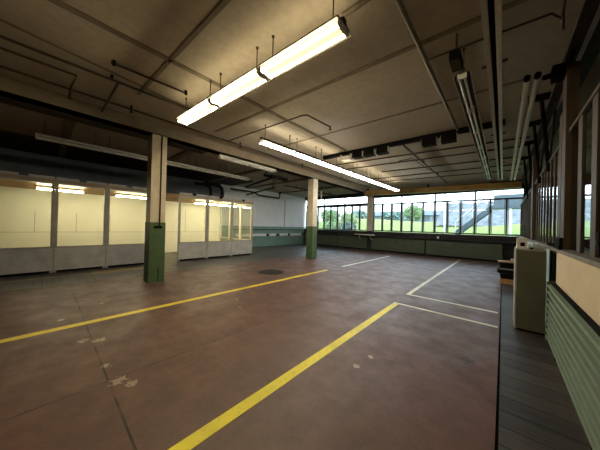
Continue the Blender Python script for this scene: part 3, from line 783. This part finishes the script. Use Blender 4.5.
bs = [(-21.5, 19.5, 1.7, 2.3, 'leaf'), (-18.6, 20.2, 1.8, 2.6, 'leaf_pale'), (-16.0, 19.6, 1.6, 2.2, 'leaf_dark'), (-13.6, 20.4, 1.7, 2.5, 'leaf'), (-11.4, 19.8, 1.5, 2.1, 'leaf_dark'), (-24.4, 20.5, 1.9, 2.7, 'leaf_pale')]
nm = ['second leafy bush from the left outside the left windows', 'tall pale bush outside the left windows, third in line', 'dark bluish bush outside the middle of the left windows', 'mid green bush outside the left windows, beside the dark one', 'dark bush outside nearest the narrow window pier', 'pale bush farthest left outside the left windows']
for k, (x, y, r, h, m) in enumerate(bs):
    bush('bush', nm[k], (x, y, .2), r*.62, 1.0, h*.5, 1500, M[m], 'bush', .2, 'bushes outside the left windows', .17)
bs2 = [(-19.9, 24.6, 2.5, 'leaf_pale'), (-22.9, 24.3, 2.3, 'leaf'), (-16.9, 24.4, 2.4, 'leaf'), (-14.1, 24.8, 2.1, 'leaf_pale'), (-25.9, 24.8, 2.6, 'leaf_dark')]
nm2 = ['pale bush in the back line, behind the tall pale one', 'green bush in the back line, second from its left end', 'green bush in the back line, middle of the left windows', 'pale bush at the right end of the back line by the pier', 'bluish bush at the left end of the back line']
for k, (x, y, h, m) in enumerate(bs2):
    bush('bush', nm2[k], (x, y, 1.4), 1.2, 1.0, h*.5, 1500, M[m], 'bush', .2, 'bushes outside the left windows', .18)
ts = [(-22.5, 33, 1.8, 1.1, 'leaf_dark', 'dark tree on the bank seen through the panes by the pier'), (-17.2, 34, 1.7, .9, 'leaf_dark', 'bluish round tree on the bank, second beyond the pier'), (-9.0, 32.5, 1.3, 1.3, 'leaf', 'taller green tree on the bank seen left of the staircase'), (-12.6, 36.5, 1.9, .8, 'leaf_dark', 'low dark tree on the bank beside the pale house')]
for x, y, r, h, m, lab in ts:
    bush('tree', lab, (x, y, 2.4), r, r, h, 1400, M[m], 'tree', .3, 'trees on the bank outside', .3)
t = thing('house', 'pale blue grey house beyond the lawn', 'house', (-13.5, 42, 2.4))
MB().box(-7, 7, 0, 6, -.6, 1.5).build('wall', M['ext_wall'], t)
MB().sweep([(-.4, 1.5), (6.4, 1.5), (3, 2.5)], 'x', -7.3, 7.3).build('roof', M['ext_roof'], t)
for x in (-5, -2.2, .6, 3.4): MB().box(x, x+1.1, -.03, .03, .6, 1.5).build('window', M['stair_grey'], t)
# grey stone bank behind the staircase
mb = MB()
for i in range(25):
    for j in range(7):
        pass
nx, ny = 24, 8; rows = []
for j in range(ny+1):
    rows.append([mb.bm.verts.new((-5+i*.75, 25.5+j*.6+random.uniform(-.1, .1), 2.0+j*.32+random.uniform(-.1, .1))) for i in range(nx+1)])
for j in range(ny):
    for i in range(nx): mb.bm.faces.new((rows[j][i], rows[j][i+1], rows[j+1][i+1], rows[j+1][i]))
struct(mb.build('terrain', M['slope_stone']))
# outdoor stair
t = thing('outdoor_staircase', 'grey blue steel staircase outside the far right windows', 'staircase', (0, 20, 0))
a, b = Vector((-2.6, 0, 1.3)), Vector((-.62, 0, 3.25))
MB().sweep([(a.x, a.z-.2), (b.x, b.z-.3), (b.x, b.z+.1), (a.x, a.z+.25)], 'y', -.05, .05).sweep([(a.x, a.z-.2), (b.x, b.z-.3), (b.x, b.z+.1), (a.x, a.z+.25)], 'y', 1.15, 1.25).build('stringer', M['stair_grey'], t)
mb = MB()
for k in range(10):
    q = a.lerp(b, (k+.5)/10); mb.box(q.x-.14, q.x+.14, .05, 1.15, q.z-.02, q.z+.03)
mb.build('steps', M['stair_grey'], t)
MB().box(-.65, 1.5, -.05, 1.3, 3.12, 3.32).build('landing', M['stair_grey'], t)
MB().box(-.5, 1.5, -.06, -.03, 3.32, 4.0).build('railing_panel', M['stair_grey'], t)
MB().tube([(-2.6, -.03, 2.2), (-.62, -.03, 4.2), (1.5, -.03, 4.2)], .03, 8).tube([(-1.6, -.03, 2.5), (-1.6, -.03, 4.0), (-.55, -.03, 3.3)], .03, 8).tube([(-2.6, -.03, 1.3), (-2.6, -.03, 2.2)], .03, 8).build('handrail', M['rail_white'], t)
for x in (.35, 1.4): MB().tube([(x, .1, -.3), (x, .1, 3.12)], .07, 10).build('post', M['rail_white'], t)
MB().tube([(-2.6, .1, -.3), (-2.6, .1, 1.3)], .06, 10).build('post', M['stair_grey'], t)
t = thing('lamp_post', 'pale slim post outside between two far window panes', 'post', (-3.45, 21, -.2))
MB().tube([(0, 0, 0), (0, 0, 5.2)], .07, 10).build('shaft', M['rail_white'], t)
MB().cyl((0, 0, 0), .16, .15, 14).build('base', M['stair_grey'], t)

# ------------------------------------------------------------------ light, camera
w = bpy.data.worlds.new('sky'); bpy.context.scene.world = w; w.use_nodes = True
nt = w.node_tree; nt.nodes.clear()
out = nt.nodes.new('ShaderNodeOutputWorld'); bg = nt.nodes.new('ShaderNodeBackground')
tc = nt.nodes.new('ShaderNodeTexCoord'); sp = nt.nodes.new('ShaderNodeSeparateXYZ'); nt.links.new(tc.outputs['Generated'], sp.inputs[0])
mr = nt.nodes.new('ShaderNodeMapRange'); mr.inputs['From Min'].default_value = -.05; mr.inputs['From Max'].default_value = .6
nt.links.new(sp.outputs[2], mr.inputs['Value'])
col = mix_n(nt, mr.outputs[0], (.84, .93, 1.0), (.66, .82, 1.0))
nt.links.new(col, bg.inputs[0]); bg.inputs[1].default_value = 2.7
nt.links.new(bg.outputs[0], out.inputs[0])

def ceiling_fill(name, a, b, width, power, col):
    # added area lamp, itself unseen, that brightens the ceiling above a lit row
    L = bpy.data.lights.new(name, 'AREA'); L.shape = 'RECTANGLE'; L.size = (b-a).length; L.size_y = width
    L.energy = power; L.color = col
    o = bpy.data.objects.new(name, L); C.objects.link(o)
    o.location = (a+b)/2; o.rotation_euler = (PI, 0, math.atan2((b-a).y, (b-a).x))
ceiling_fill('near_row_ceiling_fill', Vector((-5.12, 1.90, 3.84)), Vector((-1.28, 2.09, 3.84)), .1, 5, (1, .82, .5))
ceiling_fill('long_row_ceiling_fill', Vector((-4.63, 3.6, 3.84)), Vector((-4.43, 13.1, 3.84)), .1, 18, (1, .88, .66))

cam = bpy.data.cameras.new('camera'); cam.sensor_width = 36; cam.lens = 228/600*36
co = bpy.data.objects.new('camera', cam); C.objects.link(co)
ROLL, PITCH, YAW = math.radians(1.5), math.radians(.25), math.radians(41.7)
co.matrix_world = Matrix.Translation((0, 0, 1.6)) @ Matrix.Rotation(YAW, 4, 'Z') @ Matrix.Rotation(PI/2+PITCH, 4, 'X') @ Matrix.Rotation(ROLL, 4, 'Z')
cam.clip_start = .02; cam.clip_end = 300
sc = bpy.context.scene; sc.camera = co
sc.view_settings.view_transform = 'Standard'
sc.view_settings.gamma = 0.99
sc.view_settings.exposure = 1.2
try:
    sc.cycles.max_bounces = 10; sc.cycles.diffuse_bounces = 5; sc.cycles.transparent_max_bounces = 24
    sc.cycles.sample_clamp_indirect = 6; sc.cycles.use_denoising = True
except Exception: pass
